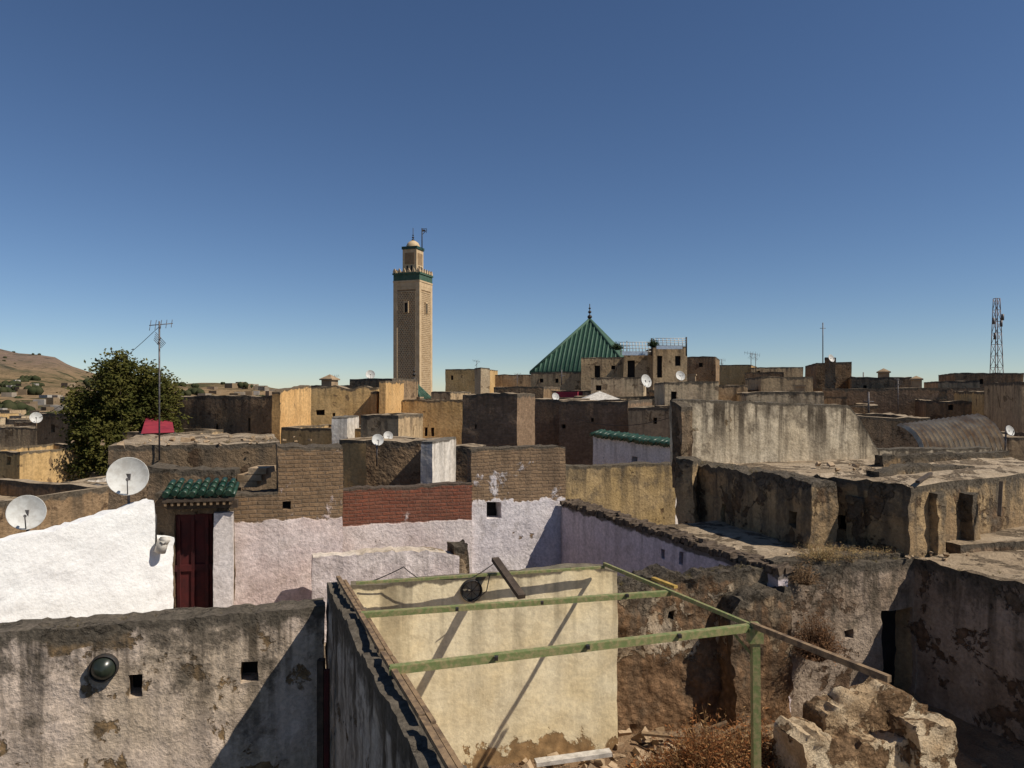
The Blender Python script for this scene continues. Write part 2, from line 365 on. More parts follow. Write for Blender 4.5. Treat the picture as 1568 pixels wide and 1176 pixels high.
for i in range(900):
    d=300*math.exp(r5.random()*2.1); px=r5.uniform(-400,470)
    if noise.noise(Vector((px*.015,d*.003,5)))<0: continue
    x,y=P(px,d); s_=r5.uniform(2,6); z_=height(x,y)
    for _ in range(3):
        e=Vector((x+r5.uniform(-s_,s_),y+r5.uniform(-s_,s_),z_)); bs.lathe(e,[(s_*.5,-1),(s_*.9,s_*.4),(s_*.7,s_*.9),(s_*.2,s_*1.2),(.01,s_*1.25)],M_bush,6)
bs.done('distant_trees')

# ------------------------------------------------------------------ FOREGROUND
U=Vector((.96,.28)).normalized(); R_=Vector((.361,-.932)).normalized()
a=(-2.18-7.2*U.x,8.5-7.2*U.y); b=(-2.18,8.5)
FWa,FWb=a,b
hs=[hp(a,b,370,396,1012,1044,.3),hp(a,b,196,217,1034,1068,.3)]
rbox('plaster_wall',a,b,GZ,-2.5,.38,M_front,.06,.022,hs,.05,fine=2.6)
def porthole(name,px,py,wa,wb,r,ball):
    s=s_at(wa,wb,px); d=d_at(wa,wb,s); u=(Vector(wb)-Vector(wa)).normalized(); n=Vector((u.y,-u.x,0)); c=Vector((X(px,d),d,Zp(py,d)))+n*.03
    mb=MB(); mb.lathe(c,[(r*.86,-.05),(r*.86,.04),(r*.92,.05),(r*.98,.045),(r*1.0,-.05)],M_dmet,24,n)
    if ball: mb.lathe(c,[(r*.86,.03),(r*.76,.06),(r*.5,.10),(r*.25,.12),(.001,.125)],M_glass,24,n)
    else:
        mb.lathe(c,[(r*.8,.0),(.001,.0)],M_tan_s,20,n); 
        for t in range(4):
            q=Vector((u.x,u.y,0)); dd=(q*math.cos(t*.785)+Vector((0,0,1))*math.sin(t*.785))*r*.8; mb.beam(c+dd+n*.03,c-dd+n*.03,.006,.006,M_dmet)
    mb.done(name)
porthole('round_glass_window',160,1021,a,b,.145,True)
# side wall of the open room
c0=Vector((-2.08,8.72)); c1=c0+R_*7.2
rbox('courtyard_side_wall',tuple(c0+Vector((-.12,-.05))),tuple(c1+Vector((-.12,-.05))),-7,-2.27,.24,M_roomL,.07,.025,(),.06,fine=2.8)
rail=MB()
for t in range(5):
    p=c0+R_*(t*1.35+.05)+Vector((.0,0)); q=c0+R_*(t*1.35+1.33)+Vector((.01+random.uniform(-.01,.01),0))
    rail.beam((p.x,p.y,-2.20+.01*(t%2)),(q.x,q.y,-2.205),.045,.04,M_wood)
    rail.beam((p.x+.08,p.y,-2.24),(q.x+.08,q.y,-2.25),.035,.03,M_wood)
fr=MB(); p=Vector((-2.16,8.2)); fr.beam((p.x+.02,p.y,-3.0),(p.x+.02,p.y,-7),.07,.1,M_dwood); fr.beam((p.x+.16,p.y-.3,-3.0),(p.x+.16,p.y-.3,-7),.05,.06,M_door); fr.done('door_frame')
ya=(-1.9,8.62); yb=(1.36,9.42)
rbox('cream_wall',ya,yb,-7,[(0,-2.28),(1.2,-2.28),(2.9,-2.22),(3.4,-2.30)],.2,M_cream,.08,.014,(),.025,fine=2.8)
porthole('round_wall_vent',721,903,ya,yb,.135,False)
def pz(px,py,z=-2.2):
    d=-z*F/(py-HY); return Vector((X(px,d),d,z))
pg=MB()
A0=pz(552,943);A1=pz(1027,909);B0=pz(596,1028);B1=pz(1156,962)
def angle_iron(p,q,s=.085):
    pg.beam(p,q,.012,s,M_grn); pg.beam(p+Vector((0,.03,s/2-.003)),q+Vector((0,.03,s/2-.003)),.06,.012,M_grn)
angle_iron(A0,A1,.05); angle_iron(B0,B1,.062)
S0=pz(925,866);S1=pz(1152,962);S2=pz(1362,1046)
pg.beam(S0+Vector((0,0,.02)),S1+Vector((0,0,.02)),.035,.04,M_grn); pg.beam(S1+Vector((0,0,.03)),S2+Vector((.0,0,.03)),.045,.05,M_wood)
pg.beam((B1.x,B1.y,-2.15),(B1.x+.02,B1.y,-4.6),.07,.08,M_grn)
pg.box((B1.x,B1.y,-2.26),(.13,.10,.14),M_grn)
pg.beam((B1.x-.22,B1.y+.04,-2.22),(B1.x,B1.y+.04,-2.48),.025,.025,M_grn)
pg.beam(pz(545,893),pz(925,866)+Vector((0,0,-.02)),.045,.028,M_grn)
for (px,py) in((700,935),(830,925),(960,914),(760,1010),(900,993),(1040,976)):
    q=pz(px,py); pg.box(q+Vector((0,-.02,.02)),(.03,.045,.03),M_dmet)
pg.done('pergola_frame')
rail.beam(pz(1000,892)+Vector((0,0,.05)),pz(1035,906)+Vector((0,0,.05)),.05,.03,M_yel)
rail.done('wooden_rail')
pl=MB(); q0=Vector((X(758,8.95),8.95,Zp(856,8.95))); q1=Vector((X(799,8.2),8.2,Zp(914,8.2))); pl.beam(q0,q1,.09,.05,M_dwood); pl.done('wooden_plank')
def cable(pts,r=.006,name='cable',sag=.1,mat=None):
    mb=MB()
    for p,q in zip(pts,pts[1:]):
        p=Vector(p);q=Vector(q);N=8;L=(q-p).length
        pr=p
        for i in range(1,N+1):
            t=i/N; c=p.lerp(q,t); c.z-=sag*L*4*t*(1-t)*.25; mb.tube(pr,c,r,mat or M_dmet,5,caps=False); pr=c
    mb.done(name)
def W(px,py,d): return (X(px,d),d,Zp(py,d))
cable([W(560,893,8.6),W(618,868,8.6),W(640,885,8.65),W(722,885,8.75),W(760,860,8.9)],.006)
cable([W(560,945,7.1),W(640,1065,5.6)],.005,sag=.6)
cable([W(722,922,8.7),W(745,905,8.75),W(750,880,8.8)],.006)

rbox('courtyard_floor',(-.75,3.2),(-.75+11*U.x,3.2+11*U.y),-7,-4.6,8.2,M_dirt,.16,.07,(),.08,fine=.2)
ra=(1.34,9.75); rb=(3.86,10.45)
rbox('ruined_wall',ra,rb,-5,[(0,-2.62),(.8,-2.5),(1.6,-2.56),(2.62,-2.45)],.4,M_ruin,.05,.06,[hp(ra,rb,1022,1033,934,947,.2)],.12,fine=3)
rbox('wall_buttress',(2.98,9.85),(3.86,10.1),-5,[(0,-3.0),(.3,-2.75),(.9,-2.75)],.6,M_ruin,.055,.06,(),.12,fine=3)
wa=(3.84,10.3); wb=(6.1,10.96)
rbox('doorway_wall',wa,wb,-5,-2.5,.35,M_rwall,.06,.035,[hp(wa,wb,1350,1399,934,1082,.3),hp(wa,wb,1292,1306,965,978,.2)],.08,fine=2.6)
xa=(6.02,10.95); xb=(6.02+5*R_.x,10.95+5*R_.y)
rbox('side_house',xa,xb,-7,-2.5,4,M_rwall,.09,.03,(),.08,fine=2.6,roofmat=M_roof)
sa=(3.62,10.76)
rbox('flat_roof',sa,(sa[0]+8*U.x,sa[1]+8*U.y),-4.9,-2.47,3.0,M_rwall,.12,.025,(),.02,fine=.6,roofmat=M_roof)
rbox('raised_roof_slab',(6.9,11.25),(6.9+5*U.x,11.25+5*U.y),-2.6,-2.36,1.7,M_dkr,.15,.012,(),.01,fine=.6,roofmat=M_roof)
rbox('roof_kerb',(3.75,10.42),(6.1,11.1),-2.7,-2.42,.25,M_ruin,.07,.03,(),.05,fine=1)
la=P(860,14.5); lb=P(1192,10.2); LL=(Vector(lb)-Vector(la)).length
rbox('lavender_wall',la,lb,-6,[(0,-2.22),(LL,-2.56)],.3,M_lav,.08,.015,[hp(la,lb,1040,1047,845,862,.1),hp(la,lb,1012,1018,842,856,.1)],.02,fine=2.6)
cp=MB(); n=58; lv=Vector(lb)-Vector(la); lu=lv.normalized(); lw=Vector((-lu.y,lu.x))
for i in range(n):
    for rw in(0,1):
        t=(i+.5+random.uniform(-.2,.2))/n; c=Vector(la)+lv*t+lw*(.07+.17*rw); zt_=-2.19-.34*t
        Rm=Matrix.Rotation(math.atan2(lu.y,lu.x)+random.uniform(-.25,.25),3,'Z')@Matrix.Rotation(random.uniform(-.2,.2),3,'X')
        i0=len(cp.v); cp.box((c.x,c.y,zt_+random.uniform(-.01,.02)),(LL/n*random.uniform(.9,1.3),.19,random.uniform(.07,.12)),M_cop,R=Rm)
        for k in range(i0,len(cp.v)): cp.v[k]=tuple(Vector(cp.v[k])+Vector((random.uniform(-1,1),random.uniform(-1,1),random.uniform(-1,1)))*.016)
cp.done('stone_coping')
ma=P(722,14.0); mb_=P(866,14.6)
rbox('parapet_wall',ma,mb_,-6,-1.09,.35,M_lavb,.08,.022,[hp(ma,mb_,746,768,769,794,.34)],.04,fine=3)
m2a=P(524,13.2); m2b=P(723,13.9)
rbox('red_brick_wall',m2a,m2b,-6,[(0,-1.75),(1.2,-1.76),(2.5,-1.72)],.3,M_red,.08,.012,(),.04,fine=3)
rbox('low_parapet',(-3.1,11.3),(-.86,12.0),-6,[(0,-2.57),(1.3,-2.56),(2.0,-2.58),(2.3,-2.68)],.34,M_mauve,.06,.025,(),.05,fine=2,roofmat=M_ledge)
rbox('parapet_pier',(-.95,12.0),(-.70,12.08),-6,-2.52,.5,M_ruin,.07,.04,(),.08,fine=2)
b0=P(357,11.6); b1=P(426,11.8); b2=P(525,12.15)
o1=rbox('brick_wall',b0,b1,-6,-1.64,.5,M_pink,.07,.016,[],.05,fine=3)
o2=rbox('tall_part',b1,b2,-6,-.89,.7,M_pink,.07,.02,[hp(b1,b2,433,445,768,779,.15)],.06,fine=3.4,parent=o1)
rbox('roof_terrace_house',P(166,13.2),P(428,14.2),-6,-.98,3.5,M_dkr,.12,.03,(),.05,fine=2,roofmat=M_roof)
rbox('house_front_wall',P(226,12.0),P(358,12.2),-6,[(0,-1.25),(1.5,-1.32)],.5,M_dkr,.09,.03,(),.06,fine=2)
st=MB()
for t in range(3):
    st.box((X(375,12.4)+t*.13,12.5,-1.55+t*.11),(.5-.1*t,.5,.1),M_rock)
st.done('roof_steps')
da=P(238,11.25); db=P(358,11.5)
dw=rbox('door_wall',da,db,-6,-1.55,.3,M_dkr,.09,.02,[hp(da,db,267,327,788,1000,.2)],.02,fine=2)
d=MB(); zc=-2.9
dd0=P(269,11.42);dd1=P(326,11.55)
d.beam((dd0[0],dd0[1],zc),(dd1[0],dd1[1],zc),.05,2.05,M_door)
for t in(.12,.5,.88):
    x=dd0[0]+(dd1[0]-dd0[0])*t; y=dd0[1]+(dd1[1]-dd0[1])*t-.04; d.beam((x,y,-1.93),(x,y,-3.9),.05,.04,M_door)
for z in(-1.96,-2.75,-3.6): d.beam((dd0[0],dd0[1]-.04,z),(dd1[0],dd1[1]-.04,z),.03,.1,M_door)
d.done('red_door')
pp0=P(327,11.3); pp1=P(357,11.38)
rbox('white_pilaster',pp0,pp1,-6,Zp(786,11.3),.2,wall_mat('pale_pink_wash',(.76,.69,.65),(.72,.64,.59),(.4,.3,.25),.69,stain=.35,cap=0,bump=.5,blotch=.2),.07,.012,(),.01)
aw=MB(); e0=Vector(P(246,10.95)); e1=Vector(P(356,11.15)); uu=(e1-e0).normalized(); wv=Vector((-uu.y,uu.x)); LA=(e1-e0).length
N=8; zA=Zp(757,11); pit=LA/N; r=pit*.36
for i in range(N):
    p=e0+uu*(LA*(i+.5)/N)
    jz=random.uniform(-.018,.018)
    for k in range(3):
        s0=p+wv*(.15*k); s1=p+wv*(.15*k+.19); z0=zA+.05*k+jz
        aw.tube((s0.x,s0.y,z0),(s1.x,s1.y,z0+.045),r*1.05,M_tile,12,r*.85)
    g=p+uu*pit*.5+wv*.04
    aw.tube((g.x,g.y,zA-.045),((g+wv*.42).x,(g+wv*.42).y,zA+.09),r*.75,M_tile,8)
aw.beam((e0.x,e0.y+.08,zA-.10),(e1.x,e1.y+.08,zA-.10),.1,.05,M_dwood)
aw.beam((e0.x,e0.y+.22,zA-.19),(e1.x,e1.y+.22,zA-.19),.1,.12,M_dwood)
for i in range(11):
    p=e0+uu*(LA*(i+.5)/11); aw.beam((p.x,p.y+.04,zA-.155),(p.x+wv.x*.35,p.y+wv.y*.35,zA-.155),.035,.05,M_wood)
aw.done('tiled_awning')
wa2=P(-150,8.6); wb2=P(266,11.05)
Lw=(Vector(wb2)-Vector(wa2)).length; s235=s_at(wa2,wb2,236)
rbox('white_wall',wa2,wb2,-6,[(0,-1.98),(s_at(wa2,wb2,0),-1.90),(s_at(wa2,wb2,80),-1.86),(s_at(wa2,wb2,150),-1.79),(s_at(wa2,wb2,172),-1.70),(s_at(wa2,wb2,205),-1.66),(s235,-1.60),(s235+.02,-2.20),(Lw,-2.20)],.25,M_white,.06,.022,(),.055,fine=2.5)
pp=MB(); c=Vector(W(250,835,10.8)); pp.tube(c+Vector((-.05,0,-.1)),c+Vector((.0,0,.08)),.08,M_canvas,14); pp.tube(c+Vector((0,0,.05)),c+Vector((.09,.0,.10)),.085,M_canvas,14,.03); pp.tube(c+Vector((-.13,.05,.45)),c+Vector((-.13,.05,-.05)),.012,M_dmet); pp.done('vent_pipe')
rbox('terrace_floor',(-10,6.8),(-10+9*U.x,6.8+9*U.y),-6.5,-3.9,5,M_roof,.3,.02,(),.0,fine=.5)

RB=rbox('broken_masonry',(3.2,8.0),(4.95,8.5),-4.9,[(0,-3.85),(.35,-3.80),(.55,-4.02),(1.1,-4.0),(1.88,-4.1)],.55,M_ston,.045,.05,(),.14,fine=2,rf=3)
rbox('ridge',(3.65,8.5),(5.05,8.95),-4.9,[(0,-3.78),(.3,-3.66),(1.0,-3.56),(1.42,-3.85)],.35,M_ston,.045,.05,(),.10,fine=2,parent=RB,rf=3)
rbox('arm_rest',(4.6,8.25),(5.1,8.42),-4.9,[(0,-3.75),(.5,-3.85)],.4,M_ston,.045,.05,(),.10,fine=2,parent=RB,rf=3)
rbox('plinth',(3.7,7.7),(4.7,8.0),-4.9,[(0,-4.25),(1,-4.35)],.4,M_ston,.045,.05,(),.12,fine=2,parent=RB,rf=3)
def rocks(name,cx,cy,z,rx,ry,n,smin,smax,mat):
    mb=MB()
    for i in range(n):
        x=cx+random.gauss(0,rx*.5);y=cy+random.gauss(0,ry*.5);s=random.uniform(smin,smax)*random.uniform(.4,1)
        Rm=Matrix.Rotation(random.random()*6,3,'Z')@Matrix.Rotation(random.random()*1,3,'X')
        i0=len(mb.v); mb.box((x,y,z+s*.3),(s*random.uniform(.8,1.6),s,s*random.uniform(.4,.8)),mat,R=Rm)
        for t in range(i0,len(mb.v)):
            vv=Vector(mb.v[t]); mb.v[t]=tuple(vv+Vector((random.uniform(-1,1),random.uniform(-1,1),random.uniform(-1,1)))*s*.18)
    return mb.done(name)
rocks('rubble',2.2,8.9,-4.6,1.6,.9,260,.04,.2,M_rock)
rocks('rubble',4.2,7.8,-4.6,2.0,.9,220,.05,.22,M_rock)
rocks('loose_stones',6.0,11.3,-2.47,2.6,.7,60,.03,.08,M_rock)
rocks('loose_stones',7.6,13.6,-1.45,2.2,1.0,60,.03,.10,M_rock)
rocks('loose_stones',-6.0,14.5,-.98,2.2,1.2,40,.03,.13,M_rock)
pk=MB()
for i in range(14):
    x=random.uniform(1.6,2.9);y=random.uniform(8.6,9.5);t=random.uniform(-.4,.5);l=random.uniform(.3,.9)
    pk.beam((x,y,-4.45+random.random()*.1),(x+l*math.cos(t),y+l*math.sin(t),-4.42+random.random()*.15),.06,.03,M_wood)
pk.done('scrap_planks')
bd=MB(); bd.beam(W(820,1168,8.7),W(935,1152,8.9),.12,.05,M_canvas); bd.done('fallen_board')
def stem_into(mb,c,rx,rz,n,ms,up,leaf,th):
    c=Vector(c)
    for i in range(n):
        az=random.random()*6.283; sp=random.random()**.7; m=random.choice(ms)
        p=c+Vector((math.cos(az)*rx*.35*random.random(),math.sin(az)*rx*.35*random.random(),0))
        d=Vector((math.cos(az)*sp*rx,math.sin(az)*sp*rx*.8,rz*(1.05-sp*up)*random.uniform(.6,1.1)))
        seg=4; pr=p; wv=Vector((random.uniform(-1,1),random.uniform(-1,1),.2)).normalized()
        for k in range(1,seg+1):
            t=k/seg; q=p+d*t+Vector((0,0,-rz*.25*t*t*sp))+Vector((random.uniform(-1,1),random.uniform(-1,1),random.uniform(-1,1)))*rx*.06
            w0=th*(1.2-t);mb.face([pr-wv*w0,pr+wv*w0,q+wv*w0*.8,q-wv*w0*.8],m)
            if k>1:
                for _ in range(2):
                    o=q.lerp(pr,random.random()); s=leaf*random.uniform(.4,1.2); e=Vector((random.uniform(-1,1),random.uniform(-1,1),random.uniform(-.5,1))).normalized()
                    f=e.orthogonal().normalized(); mb.face([o,o+e*s+f*s*.25,o+e*s*2,o+e*s-f*s*.25],m)
            pr=q
def shrub(name,c,rx,rz,n,cols,up=.6,leaf=.03,th=.006):
    ms=[simple_mat(name+'_stem%d'%i,cc,tuple(x*.6 for x in cc),.9,0,5,0,spec=.1) for i,cc in enumerate(cols)]
    mb=MB(); stem_into(mb,c,rx,rz,n,ms,up,leaf,th); return mb.done(name)
DRY=[(.25,.09,.03),(.29,.125,.045),(.15,.065,.028),(.33,.19,.08)]
shrub('dry_shrub',(2.25,8.4,-4.6),.7,.95,1300,DRY)
shrub('dry_shrub',(2.85,8.7,-4.6),.5,.8,700,DRY)
shrub('dry_shrub',(1.6,8.3,-4.6),.45,.5,400,DRY)
shrub('dry_shrub',(4.2,10.12,-3.7),.36,.75,800,[(.15,.075,.035),(.21,.11,.055),(.09,.05,.03)],.6,.022,.004)
shrub('dry_shrub',(4.1,10.25,-2.7),.22,.4,160,[(.17,.10,.05),(.24,.15,.08)],.6,.02,.004)
STR=[(.40,.29,.13),(.33,.22,.10),(.25,.15,.07)]
shrub('dry_grass',(4.5,10.7,-2.45),.42,.34,330,STR,.6,.014,.003)
shrub('dry_grass',(5.0,11.0,-2.45),.5,.16,240,STR,.6,.014,.003)
shrub('dry_grass',(5.6,11.1,-2.45),.3,.14,90,STR,.6,.014,.003)
WM=[simple_mat('weed%d'%i,c_,None,.9,0,5,0,spec=.1) for i,c_ in enumerate([(.16,.12,.05),(.10,.08,.04),(.22,.17,.08)])]
wd=MB()
def weeds(p0,p1,z0,z1,n,s,w=.25):
    p0=Vector(p0);p1=Vector(p1);u=(p1-p0).normalized();w_=Vector((-u.y,u.x))
    for i in range(n):
        t=random.random(); q=p0.lerp(p1,t)+w_*random.uniform(.03,w); stem_into(wd,(q.x,q.y,z0+(z1-z0)*t-.03),s*random.uniform(.4,1.2),s*random.uniform(.4,1.3),9,WM,.5,s*.12,.003)
weeds(FWa,FWb,-2.5,-2.5,130,.05,.35)
weeds(ra,rb,-2.6,-2.48,45,.08,.3); weeds(wa,wb,-2.48,-2.48,40,.08,.3); weeds(la,lb,-2.16,-2.5,70,.06,.25)
weeds(xa,xb,-2.5,-2.5,40,.08,.4); weeds((3.56,15.0),(4.7,11.5),-1.42,-1.42,30,.08,.4); weeds((5.02,12.5),(5.98,10.98),-1.42,-1.42,20,.08,.4)
weeds(P(722,14.0),P(866,14.6),-1.08,-1.08,12,.06); weeds(P(166,13.2),P(428,14.2),-.98,-.98,25,.08,.5)
wd.done('wall_top_weeds')

# RIGHT building
rbox('roof_building',(3.56,15.0),(4.7,11.5),-6,-1.42,.5,M_right,.07,.045,[hp((3.56,15.0),(4.7,11.5),1103,1109,772,808,.15),hp((3.56,15.0),(4.7,11.5),1206,1220,784,806,.3)],.09,fine=2)
RBD=rbox('roof_building',(5.02,12.5),(5.98,10.98),-6,-1.42,6,M_right,.11,.045,[hp((5.02,12.5),(5.98,10.98),1278,1296,790,812,.2)],.09,fine=2,roofmat=M_roof)
for (x,y,ww) in((6.5,11.15,.22),(7.3,11.6,.18),(5.55,11.55,.2)):
    rbox('pilaster',(x,y),(x+ww*.85,y+ww*.5),-4,-1.55-random.random()*.15,.3,M_right,.08,.04,(),.04,fine=2,parent=RBD)
rbox('parapet',(6.1,12.2),(8.6,13.6),-1.6,[(0,-1.34),(1.2,-1.27),(2.8,-1.38)],.25,M_right,.08,.03,(),.07,parent=RBD)
rbox('parapet',(7.4,14.6),(10.5,15.4),-1.6,-1.26,.25,M_right,.08,.03,(),.07,parent=RBD)
rbox('roof_deck_house',(3.8,15.3),(5.1,12.3),-6,-1.50,5,M_right,.16,.03,(),.04,fine=1,roofmat=M_roof)
ta=P(1040,15.3);tb=P(1345,16.4); Lt=(Vector(tb)-Vector(ta)).length
rbox('stair_head_wall',ta,tb,-1.6,[(0,-.16),(Lt*.3,-.2),(Lt*.84,-.30),(Lt*.90,-.6),(Lt,-1.3)],.45,M_trap,.09,.02,(),.04,fine=3)
rbox('sloping_buttress',P(1029,15.25),P(1044,15.0),-2.0,[(0,-.18),(.3,-.3)],.3,M_dkr,.08,.03,(),.04,fine=2)
rbox('low_roof_wall',P(1338,16.8),P(1518,17.2),-6,Zp(687,17),.4,M_trap,.12,.03,(),.04)
rbox('brown_wall',P(862,17),P(1034,18),-6,Zp(714,17.2),.5,M_gold,.12,.03,(),.05)
rbox('buttress_wall',P(1035,14.4),P(1062,14.2),-6,-1.3,.5,M_right,.1,.05,(),.05)
rl2=MB(); rl2.beam(W(1533,738,11.6),W(1530,790,11.4),.05,.05,M_dwood); rl2.beam(W(1405,738,11.0),W(1425,725,12),.06,.04,M_dwood); rl2.done('wooden_post')
ga=P(908,22);gb=P(1034,19)
rbox('tile_topped_wall',ga,gb,-8,[(0,-1.3),(4,-1.42)],.4,wall_mat('pale_lilac_render',(.78,.71,.66),(.80,.73,.68),(.35,.28,.22),.66,stain=.35,cap=.0,bump=.5,blotch=.25),.2,.015,[hp(ga,gb,968,976,700,708,.2),hp(ga,gb,1005,1012,712,720,.2)],.0)
tt=MB()
gv=Vector(gb)-Vector(ga); gn=Vector((gv.y,-gv.x)).normalized()
for i in range(26):
    p=Vector(ga)+gv*((i+.5)/26); zz=-1.27-.11*i/26+random.uniform(-.015,.015); p0=p+gn*random.uniform(.08,.16); p1=p-gn*.3; tt.tube((p0.x,p0.y,zz-.03),(p1.x,p1.y,zz+.08),.06,M_tile,8)
tt.done('wall_tiles')

# ------------------------------------------------------------------ MID layer houses
H=house
H(264,34,429,606,1.6,M_brn,name='brown_house',res=.3,win=((380,384,640,660),(330,334,650,662)))
rbox('lit_orange_wall',P(429,31.6),P(476,34.4),GZ,[(0,Zp(599,32)),(1.8,Zp(592,32)),(3,Zp(590,33))],.4,M_och2,.3,.03,(),.1)  # lit end of the brown house, sunlight put into the brighter orange
H(476,36,577,594,1.5,M_och,name='ochre_house',win=((484,497,628,636),(509,513,632,640)),res=.3,ang=-3,ragged=.3)
H(535,40,600,580,3,M_brn,name='ochre_house')
rbox('lit_orange_wall',P(577,35.5),P(584,36.5),GZ,Zp(600,36),.3,M_och2,.3,.03,(),.07)  # lit right side of the ochre house, sunlit tone put into its colour
rbox('lit_orange_wall',P(590,35),P(618,38.5),GZ,Zp(584,36),.3,M_och2,.3,.03,(),.12)  # rest of that lit side, brightened through its colour too
H(430,30,560,655,3,M_och,name='ochre_house',res=.35)
rbox('white_house',P(532,27.5),P(550,29.0),GZ,Zp(638,28),.6,M_wht2,.2,.03,(),.07)
H(552,27,610,634,2,M_tan,name='house')
H(616,38,711,613,2.5,M_och,name='ochre_house',win=((640,645,655,668),(650,655,655,668),(660,665,655,668)),res=.3,ang=8)
H(520,22,612,675,2,M_och2,name='ochre_house',res=.3)
H(708,27,792,603,2,M_brb,name='brick_house',res=.25,win=((727,730,650,657),))
H(685,20,727,684,1.0,M_brn,name='house',res=.2)
H(560,18,661,676,1.2,M_brn,name='rooftop_room',res=.15,ragged=.06,ang=6)
rbox('lit_white_rooftop_wall',P(662,17.3),P(698,18.8),-6,Zp(674,17.8),.3,M_wht2,.15,.02,(),.03)  # sunlit right face of rooftop_room, its brightness put into the paler render
H(792,34,856,612,6,M_brb,name='brown_house',res=.35)
H(856,32,962,614,6,M_brb,name='brown_house',res=.35,win=((860,864,650,656),(905,909,640,646)))
H(962,30,1034,624,4,M_tan,name='house',res=.3,win=((1000,1006,640,650),))
H(1018,36,1100,584,5,M_tan2,name='tan_house',win=((1030,1036,600,612),),ang=5)
H(1100,38,1145,590,5,M_tan,name='house')
H(1143,33,1262,600,6,M_tan2,name='tan_house',win=((1165,1172,618,626),),ang=12)
H(1165,40,1245,577,6,M_tan,name='house',ang=10)
H(1255,36,1345,620,6,M_brn,name='brown_house',res=.4)
H(1250,50,1304,555,6,M_brn,name='dark_house',win=((1265,1270,575,585),))
H(1263,48,1280,547,1.6,M_brn,name='house')
H(1304,46,1396,577,6,M_brn,name='house',win=((1322,1327,590,600),))
H(1310,24,1424,640,5,M_dkr,name='dark_house',res=.3)
H(1385,40,1450,597,6,M_brn,name='house',win=((1398,1402,606,616),))
H(1418,34,1530,614,6,M_brn,name='brown_house',win=((1452,1460,620,628),))
H(1436,52,1500,583,6,M_tan,name='house')
H(1462,60,1568,571,7,M_brn,name='house',win=((1500,1506,580,588),))
H(1530,30,1640,598,6,M_och,name='ochre_house',win=((1545,1552,610,620),))
H(1545,20,1660,672,4,M_tan,name='house',res=.3)
H(1565,26,1700,585,5,M_tan,name='house')
# curved corrugated sheet lean-to
tn=MB(); n=34
for i in range(n):
    rows=[]
    for k in range(6):
        t=k/5; up=math.sin(t*1.45)*1.15; bk=(1-math.cos(t*1.45))*1.5
        def pt(j):
            x=X(1412,18.5)+(X(1545,18.5)-X(1412,18.5))*j/n; off=.04 if j%2 else -.04
            return Vector((x+.06*up,18.5+bk-off,Zp(690,18.5)-.25+up*(.75+.25*j/n)+off*.7))
        rows.append((pt(i),pt(i+1)))
    for k in range(5): tn.face([rows[k][0],rows[k][1],rows[k+1][1],rows[k+1][0]],M_tin)
tn.done('corrugated_tin_roof')
# far tier
H(682,76,738,565,6,M_och,name='ochre_house',win=((690,694,575,582),))
H(736,71,750,563,2,M_tan2,name='house',ang=-20)
H(744,80,815,574,8,M_tan,name='house')
H(813,66,892,570,7,M_tan,name='house',win=((826,832,580,586),(850,855,580,586)))
H(756,50,832,592,6,M_brn,name='house')
H(832,52,905,598,6,M_tan2,name='house',win=((850,855,606,612),))
H(890,60,956,547,7,M_tan,name='tan_house',win=((910,919,560,578),(936,942,562,566)),ang=8)
H(955,56,1004,541,6,M_tan,name='tan_apartment_house',win=((963,972,552,578),),ang=10)
H(1000,55,1052,530,6,M_tan,name='tan_apartment_house',win=((1005,1014,548,578),(1034,1042,545,560)),ang=4)
H(905,46,985,578,6,M_tan2,name='house',win=((915,921,590,598),),ang=12)
H(1052,64,1096,546,6,M_brn,name='house',win=((1070,1076,556,562),))
H(1095,76,1150,559,7,M_och,name='house')
H(1150,74,1230,562,7,M_tan,name='house',win=((1160,1164,568,575),),ang=12)
H(1140,62,1200,570,6,M_brn,name='house')
H(660,60,690,600,4,M_tan,name='house')
H(476,60,540,590,4,M_brn,name='house')
rr=random.Random(3)
mats=[M_brn,M_tan,M_och,M_tan,M_brb,M_tan,M_brn,M_tan2]
for i in range(90):
    d=rr.uniform(40,150); px=rr.uniform(430,1750); w=rr.uniform(4,13)/d*F
    py=HY+rr.uniform(-14,30)*min(1,60/d)+6
    H(px,d,px+w,py,rr.uniform(3,8),rr.choice(mats),name='house',res=1.4,fine=3,
      win=((px+w*.3,px+w*.3+rr.uniform(2,5),py+8,py+8+rr.uniform(5,9)),) if rr.random()<.25 and d<110 else ())
def chimney(px,py,d,w=.5,h=.9,cap=True):
    m=MB(); c=Vector(W(px,py,d)); m.box(c+Vector((0,0,-h/2-1)),(w,w,h+2),M_tanr,rz=-.35); m.box(c+Vector((0,0,.04)),(w*1.25,w*1.25,.09),M_tanr,rz=-.35)
    if cap:
        R=Matrix.Rotation(-.35,3,'Z'); cs=[c+R@Vector((sx*w*.6,sy*w*.6,.085)) for sx,sy in((-1,-1),(1,-1),(1,1),(-1,1))]; ap=c+Vector((0,0,w*.5))
        for i in range(4): m.face([cs[i],cs[(i+1)%4],ap],M_tanr)
    m.done('chimney')
for (px,py,d,w,cf) in((505,582,50,.8,1),(1353,571,47,.6,1),(1403,582,42,.5,1),(1060,575,44,.4,0),(1225,592,38,.45,0),(640,610,42,.4,0)): chimney(px,py,d,w,cap=bool(cf))
